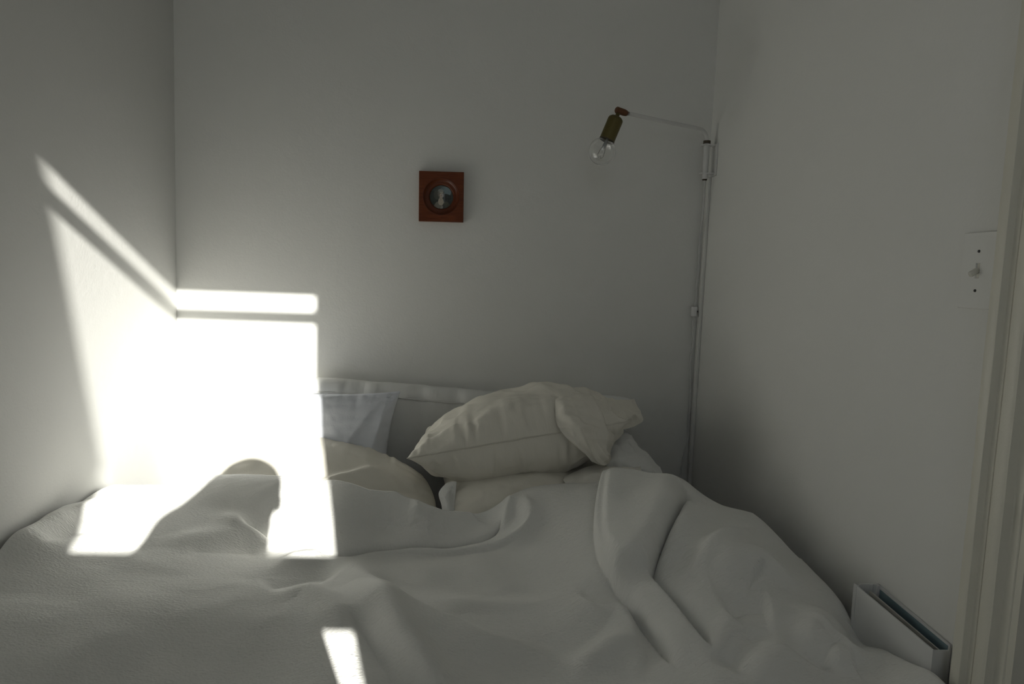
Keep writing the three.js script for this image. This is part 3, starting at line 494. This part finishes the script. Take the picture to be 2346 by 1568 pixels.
  wire.push(tube([[-0.009, -0.122, 0.002], [-0.004, -0.129, 0.004], [0, -0.122, 0.003], [0.004, -0.129, 0.001], [0.009, -0.122, 0.002]], 0.0004, 40, 6));
  add('filament', put(merge(wire)), std(0.08, 0.08, 0.08, 0.4, { metalness: 0.8 }), bulb);
  // twisted cord with an inline switch, falling behind the bed
  const cord = [[1617, 411, -2.235], [1613, 455, -2.245], [1609, 500, -2.26], [1604, 545, -2.274], [1601, 590, -2.28], [1600, 625, -2.28], [1596, 655, -2.28], [1594, 690, -2.28], [1590, 714, -2.279], [1588, 740, -2.28], [1588, 790, -2.283], [1583, 815, -2.284], [1582, 850, -2.284], [1582, 900, -2.284], [1581, 930, -2.284], [1578, 965, -2.284], [1575, 1010, -2.284], [1566, 1045, -2.284], [1560, 1085, -2.284], [1555, 1150, -2.284]].map((p) => { const a = atD(...p); return V(a[0], a[1] + EYE, a[2]); });
  cord[0].set(px, y0 - 0.003, pz);
  const cc = new THREE.CatmullRomCurve3(cord), st = []; const NS = 420;
  for (const ph of [0, Math.PI]) { const pp = []; for (let i = 0; i <= NS; i++) { const p = cc.getPointAt(i / NS), a = i / NS * 95 + ph; pp.push(V(p.x + 0.0016 * Math.cos(a), p.y, p.z + 0.0016 * Math.sin(a))); } st.push(new THREE.TubeGeometry(new THREE.CatmullRomCurve3(pp), NS * 2, 0.0016, 6)); }
  const pc = add('power_cord', merge(st), white, L);
  const sw = atD(1590, 714, -2.276); 
  add('cord_switch', rbox(sw[0] - 0.0085, sw[0] + 0.0085, EYE + sw[1] - 0.017, EYE + sw[1] + 0.017, sw[2] - 0.008, sw[2] + 0.008, 0.003), std(0.8, 0.8, 0.8, 0.4), pc);
  const kb = atD(1597, 714, -2.277); add('switch_knob', mv(new THREE.CylinderGeometry(0.0022, 0.0022, 0.006, 10).rotateZ(Math.PI / 2), kb[0], EYE + kb[1], kb[2]), std(0.12, 0.12, 0.12, 0.5), pc);
}

// ---------------------------------------------------------------- light switch on the right wall
{
  const s = tag(group('light_switch', XR, EYE + 0.0325, -1.014), 'white painted toggle light switch plate on the right wall beside the door casing', 'switch');
  const g = new THREE.Group(); // plate with a slot for the toggle
  const sh = new THREE.Shape(), a = 0.0345, b = 0.0575; sh.moveTo(-a, -b); sh.lineTo(a, -b); sh.lineTo(a, b); sh.lineTo(-a, b); sh.closePath();
  const ho = new THREE.Path(); ho.moveTo(-0.0052, -0.0125); ho.lineTo(-0.0052, 0.0125); ho.lineTo(0.0052, 0.0125); ho.lineTo(0.0052, -0.0125); ho.closePath(); sh.holes.push(ho);
  for (const yy of [-0.031, 0.0295]) { const c = new THREE.Path(); c.absellipse(0, yy, 0.0019, 0.0026, 0, Math.PI * 2, true); sh.holes.push(c); }
  const pg = new THREE.ExtrudeGeometry(sh, { depth: 0.004, bevelEnabled: true, bevelThickness: 0.0022, bevelSize: 0.0015, bevelSegments: 3 });
  pg.rotateY(-Math.PI / 2); add('switch_plate', pg, wallMat, s);
  add('toggle', merge([mv(new RoundedBoxGeometry(0.016, 0.0085, 0.0075, 3, 0.0025).rotateZ(0.55), -0.011, -0.003, 0), rbox(-0.004, 0, -0.0115, 0.0115, -0.0045, 0.0045, 0.0005)]), std(0.72, 0.71, 0.64, 0.4), s);
  for (const yy of [-0.031, 0.0295]) add('screw', mv(new THREE.CylinderGeometry(0.0021, 0.0024, 0.0016, 12).rotateZ(Math.PI / 2), -0.0066, yy, 0), std(0.03, 0.03, 0.03, 0.6), s);
}

// ---------------------------------------------------------------- slim white file box between bed and wall
{
  const a = { z0: -1.19, z1: -0.991, xl0: 0.7352, xl1: 0.7525, xr: 0.7825, yt0: -0.554, yt1: -0.571, yb: MT + 0.002, th: 0.0025 };
  const f = tag(group('file_box'), 'slim white open-topped file box standing against the right wall beside the bed', 'file box');
  const quadPrism = (x0a, x1a, z0, x0b, x1b, z1, yb, ya, yb2) => {   // an upright slab whose ends may differ in place and height
    const P = [[x0a, yb, z0], [x1a, yb, z0], [x1b, yb, z1], [x0b, yb, z1], [x0a, ya, z0], [x1a, ya, z0], [x1b, yb2, z1], [x0b, yb2, z1]].map(([x, y, z]) => [x, y + EYE, z]);
    const t = [[0, 2, 1], [0, 3, 2], [4, 5, 6], [4, 6, 7], [0, 1, 5], [0, 5, 4], [1, 2, 6], [1, 6, 5], [2, 3, 7], [2, 7, 6], [3, 0, 4], [3, 4, 7]];
    const g = new THREE.BufferGeometry(), p = [], uv = []; for (const q of t) for (const k of [q[0], q[2], q[1]]) { p.push(...P[k]); uv.push(P[k][2], P[k][1]); }
    g.setAttribute('position', new THREE.Float32BufferAttribute(p, 3)); g.setAttribute('uv', new THREE.Float32BufferAttribute(uv, 2)); g.computeVertexNormals(); return g;
  };
  const card = std(0.74, 0.745, 0.74, 0.5, { side: THREE.DoubleSide }), bluish = std(0.20, 0.29, 0.33, 0.45, { side: THREE.DoubleSide });
  add('side_panel', quadPrism(a.xl0, a.xl0 + a.th, a.z0, a.xl1, a.xl1 + a.th, a.z1, a.yb, a.yt0, a.yt1), card, f);
  add('side_panel', quadPrism(a.xr - a.th, a.xr, a.z0, a.xr - a.th, a.xr, a.z1, a.yb, a.yt0, a.yt0 - 0.008), card, f);
  add('front_panel', quadPrism(a.xl1 + a.th, a.xr - a.th, a.z1 - a.th, a.xl1 + a.th, a.xr - a.th, a.z1 - 0.0003, a.yb, a.yt1 - 0.0005, a.yt1 - 0.0005), card, f);
  const back = []; for (let i = 0; i < 8; i++) { const q0 = i / 8, q1 = (i + 1) / 8, arc = (q) => a.z0 + 0.010 * Math.pow(Math.abs(2 * q - 1), 3); back.push(quadPrism(lerp(a.xl0, a.xr, q0), lerp(a.xl0, a.xr, q1), arc((q0 + q1) / 2), lerp(a.xl0, a.xr, q0), lerp(a.xl0, a.xr, q1), arc((q0 + q1) / 2) + a.th, a.yb, a.yt0, a.yt0)); }
  add('back_panel', merge(back), card, f);
  add('bottom_panel', quadPrism(a.xl0, a.xr, a.z0, a.xl1, a.xr, a.z1, a.yb, a.yb + a.th, a.yb + a.th), card, f);
  add('lining', quadPrism(a.xr - a.th - 0.001, a.xr - a.th, a.z0 + 0.012, a.xr - a.th - 0.001, a.xr - a.th, a.z1 - 0.004, a.yb + 0.003, a.yt0 - 0.006, a.yt0 - 0.012), bluish, f);
  tag(add('booklet', quadPrism(0.7500, 0.7532, -1.165, 0.7645, 0.7672, -0.996, a.yb + 0.0035, -0.556, -0.5725), std(0.5, 0.49, 0.45, 0.7)), 'grey booklet standing inside the slim white file box', 'booklet');
  tag(add('envelope', quadPrism(0.7405, 0.7413, -1.172, 0.7562, 0.7570, -0.998, a.yb + 0.0035, -0.563, -0.582), std(0.62, 0.62, 0.6, 0.7)), 'thin pale envelope against the side of the white file box', 'envelope');
}

// ---------------------------------------------------------------- the person taking the picture, whose shadow falls on the bed
{
  const P = tag(group('person'), 'person standing behind the camera in dark clothes, casting the shadow on the bed', 'person');
  const skin = std(0.56, 0.37, 0.27, 0.55), hairM = std(0.06, 0.04, 0.025, 0.6), knit = std(0.09, 0.10, 0.12, 0.9), denim = std(0.07, 0.09, 0.14, 0.85), shoe = std(0.05, 0.05, 0.05, 0.5);
  const cap = (p, a, b, ra, rb) => { const dx = b[0] - a[0], dy = b[1] - a[1], dz = b[2] - a[2], t = clamp(((p[0] - a[0]) * dx + (p[1] - a[1]) * dy + (p[2] - a[2]) * dz) / (dx * dx + dy * dy + dz * dz + 1e-12), 0, 1); return Math.hypot(p[0] - a[0] - dx * t, p[1] - a[1] - dy * t, p[2] - a[2] - dz * t) - lerp(ra, rb, t); };
  const ell = (p, c, r) => { const x = (p[0] - c[0]) / r[0], y = (p[1] - c[1]) / r[1], z = (p[2] - c[2]) / r[2], k = Math.sqrt(x * x + y * y + z * z); return (k - 1) * Math.min(...r); };
  const smin = (a, b, k) => { const h = clamp(0.5 + 0.5 * (b - a) / k, 0, 1); return lerp(b, a, h) - k * h * (1 - h); };
  const field = (bones, k, grow = 0) => (p) => { let d = 1e3; for (const f of bones) d = smin(d, f(p), k); return d - grow; };
  function surface(f, lo, hi, res) {                // mesh a distance field inside a box
    const size = Math.max(hi[0] - lo[0], hi[1] - lo[1], hi[2] - lo[2]), mc = new MarchingCubes(res, new THREE.MeshBasicMaterial(), false, false, 400000), c = [0, 1, 2].map((i) => (lo[i] + hi[i]) / 2);
    mc.isolation = 0;
    for (let k = 0; k < res; k++) for (let j = 0; j < res; j++) for (let i = 0; i < res; i++) {
      const p = [i, j, k].map((q, n) => c[n] + (q - res / 2) / (res / 2) * size / 2);
      mc.field[k * res * res + j * res + i] = clamp(-f(p), -0.2, 0.2);
    }
    mc.update();
    const n = mc.count !== undefined && mc.count > 0 ? mc.count : mc.geometry.drawRange.count, pos = mc.positionArray.slice(0, n * 3), nor = mc.normalArray.slice(0, n * 3);
    for (let i = 0; i < n; i++) for (let q = 0; q < 3; q++) pos[3 * i + q] = c[q] + pos[3 * i + q] * size / 2 + (q === 1 ? EYE : 0);
    const g = new THREE.BufferGeometry(); g.setAttribute('position', new THREE.BufferAttribute(pos, 3)); g.setAttribute('normal', new THREE.BufferAttribute(nor, 3)); g.setAttribute('uv', new THREE.BufferAttribute(new Float32Array(n * 2), 2)); return g;
  }
  const C = (a, b, ra, rb) => (p) => cap(p, a, b, ra, rb), E = (c, r) => (p) => ell(p, c, r);
  // joints, heights relative to the lens
  const hd = [0.04, 0.335, 0.30], neck = [-0.01, 0.17, 0.345], shL = [-0.255, 0.075, 0.34], shR = [0.095, 0.075, 0.34], elL = [-0.305, -0.19, 0.28], elR = [0.165, -0.19, 0.28], wrL = [-0.10, -0.08, 0.12], wrR = [0.085, -0.07, 0.11];
  const hipL = [-0.18, -0.46, 0.37], hipR = [-0.0, -0.46, 0.37], knL = [-0.19, -0.86, 0.35], knR = [0.005, -0.86, 0.35], anL = [-0.2, -1.25, 0.38], anR = [0.01, -1.25, 0.38];
  const torso = [C([-0.085, 0.06, 0.35], [-0.085, -0.2, 0.36], 0.115, 0.105), C([-0.185, 0.04, 0.35], [0.015, 0.04, 0.35], 0.10, 0.10), C([-0.13, -0.25, 0.36], [-0.04, -0.25, 0.36], 0.10, 0.10), C([-0.15, -0.40, 0.37], [-0.02, -0.40, 0.37], 0.115, 0.115)];
  const arms = [C(shL, elL, 0.056, 0.044), C(elL, wrL, 0.043, 0.030), C(shR, elR, 0.056, 0.044), C(elR, wrR, 0.043, 0.030), C([-0.085, 0.09, 0.35], shL, 0.075, 0.055), C([-0.085, 0.09, 0.35], shR, 0.075, 0.055)];
  const legs = [C(hipL, knL, 0.085, 0.058), C(knL, anL, 0.056, 0.038), C(hipR, knR, 0.085, 0.058), C(knR, anR, 0.056, 0.038)];
  const feet = [C([-0.2, -1.27, 0.40], [-0.205, -1.28, 0.22], 0.038, 0.033), C([0.01, -1.27, 0.40], [0.02, -1.28, 0.22], 0.038, 0.033)];
  const body = surface(field([...torso, ...arms, ...legs, ...feet, C([-0.03, 0.12, 0.35], [0.02, 0.24, 0.315], 0.055, 0.05)], 0.03), [-0.55, -1.34, -0.3], [0.45, 0.4, 0.9], 130);
  // head with brow, nose, lips, chin, ears and eyes
  const h = (x, y, z) => [hd[0] + x, hd[1] + y, hd[2] + z];
  const headF = field([E(h(0, 0.03, 0.015), [0.076, 0.088, 0.094]), E(h(0, -0.035, -0.03), [0.058, 0.072, 0.06]), E(h(0, -0.088, -0.055), [0.026, 0.02, 0.022]), C(h(0, 0.012, -0.085), h(0, -0.026, -0.104), 0.008, 0.0125), E(h(0, -0.056, -0.086), [0.022, 0.008, 0.009]), E(h(0.031, 0.02, -0.066), [0.022, 0.01, 0.014]), E(h(-0.031, 0.02, -0.066), [0.022, 0.01, 0.014]), E(h(0.078, -0.005, 0.015), [0.01, 0.03, 0.018]), E(h(-0.078, -0.005, 0.015), [0.01, 0.03, 0.018]), C(h(-0.01, -0.06, 0.02), h(-0.03, -0.15, 0.04), 0.05, 0.052)], 0.016);
  const head = surface((p) => Math.max(headF(p), -E(h(0.03, 0.004, -0.088), [0.013, 0.006, 0.012])(p), -E(h(-0.03, 0.004, -0.088), [0.013, 0.006, 0.012])(p)), [hd[0] - 0.14, hd[1] - 0.17, hd[2] - 0.15], [hd[0] + 0.14, hd[1] + 0.14, hd[2] + 0.15], 90);
  // hands round the camera: palm, four fingers of unequal length, thumb
  const hand = (w, s) => {
    const b = [], kx = (x) => s * x, at = (x, y, z) => [w[0] + kx(x), w[1] + y, w[2] + z];
    b.push(C(at(0, 0, 0), at(-0.004, 0.03, -0.03), 0.026, 0.022), C(at(-0.005, 0.005, -0.01), at(-0.012, 0.045, -0.045), 0.022, 0.02));
    [[0.062, 0.048], [0.03, 0.055], [0.0, 0.05], [-0.022, 0.04]].forEach(([yy, l], n) => { const a = at(-0.012, yy * 0.6 + 0.015, -0.05 + 0.01 * n), m = at(-0.018 - l * 0.25, yy * 0.62 + 0.015, -0.082 + 0.006 * n), e = at(-0.03 - l * 0.75, yy * 0.6 + 0.012, -0.09 + 0.006 * n); b.push(C(a, m, 0.0095, 0.009), C(m, e, 0.0088, 0.0075)); });
    b.push(C(at(-0.002, 0.02, -0.012), at(-0.026, 0.045, 0.002), 0.013, 0.011), C(at(-0.026, 0.045, 0.002), at(-0.055, 0.05, -0.006), 0.0105, 0.0085));
    const f = field(b, 0.006), lo = [w[0] - 0.11, w[1] - 0.1, w[2] - 0.13], hi = [w[0] + 0.11, w[1] + 0.12, w[2] + 0.09]; return surface(f, lo, hi, 72);
  };
  add('body', merge([body, head, hand(wrL, -1), hand(wrR, 1)]), skin, P);
  add('sweater', surface((p) => Math.max(field([...torso.slice(0, 3), ...arms, C([-0.13, -0.36, 0.365], [-0.04, -0.36, 0.365], 0.115, 0.115)], 0.035, 0.014)(p), Math.hypot(p[0] - wrL[0], p[1] - wrL[1], p[2] - wrL[2]) < 0.03 ? 0.02 : -1, Math.hypot(p[0] - wrR[0], p[1] - wrR[1], p[2] - wrR[2]) < 0.03 ? 0.02 : -1, -0.47 - p[1]), [-0.55, -0.6, -0.2], [0.4, 0.35, 0.7], 110), knit, P);
  add('trousers', surface((p) => Math.max(field([...legs, torso[3]], 0.03, 0.012)(p), -1.25 - p[1], p[1] + 0.38), [-0.55, -1.33, -0.1], [0.45, -0.25, 0.8], 110), denim, P);
  add('shoe', surface(field([feet[0]], 0.02, 0.008), [-0.36, -1.36, 0.1], [-0.04, -1.1, 0.5], 50), shoe, P);
  add('shoe', surface(field([feet[1]], 0.02, 0.008), [-0.14, -1.36, 0.1], [0.18, -1.1, 0.5], 50), shoe, P);
  add('hair', surface((p) => Math.max(field([E(h(0, 0.04, 0.03), [0.09, 0.1, 0.1]), C(h(-0.075, 0.03, 0.03), h(-0.155, -0.085, 0.03), 0.04, 0.05), C(h(-0.155, -0.085, 0.03), h(-0.215, -0.2, 0.03), 0.05, 0.045), C(h(-0.06, -0.04, 0.05), h(-0.11, -0.2, 0.06), 0.07, 0.075), C(h(-0.02, -0.06, 0.06), h(-0.03, -0.18, 0.06), 0.06, 0.06), C(h(0.028, -0.06, 0.05), h(0.008, -0.2, 0.05), 0.042, 0.046)], 0.03)(p), -E(h(0.0, -0.03, -0.09), [0.062, 0.1, 0.08])(p)), [hd[0] - 0.32, hd[1] - 0.3, hd[2] - 0.2], [hd[0] + 0.18, hd[1] + 0.2, hd[2] + 0.3], 90), hairM, P);
  const cam = tag(group('camera', 0, EYE, 0.06), 'black compact camera held in both hands of the standing person', 'camera');
  add('camera_body', rbox(-0.055, 0.055, -0.045, 0.03, 0, 0.032, 0.006), std(0.03, 0.03, 0.03, 0.5), cam);
  add('lens', mv(new THREE.CylinderGeometry(0.026, 0.028, 0.04, 32, 1).rotateX(Math.PI / 2), 0, 0, -0.022), std(0.03, 0.03, 0.03, 0.35), cam);
  add('shutter_button', mv(new THREE.CylinderGeometry(0.006, 0.006, 0.005, 16), 0.036, 0.031, 0.016), std(0.3, 0.3, 0.3, 0.3, { metalness: 0.8 }), cam);
}

renderer.render(scene, camera);
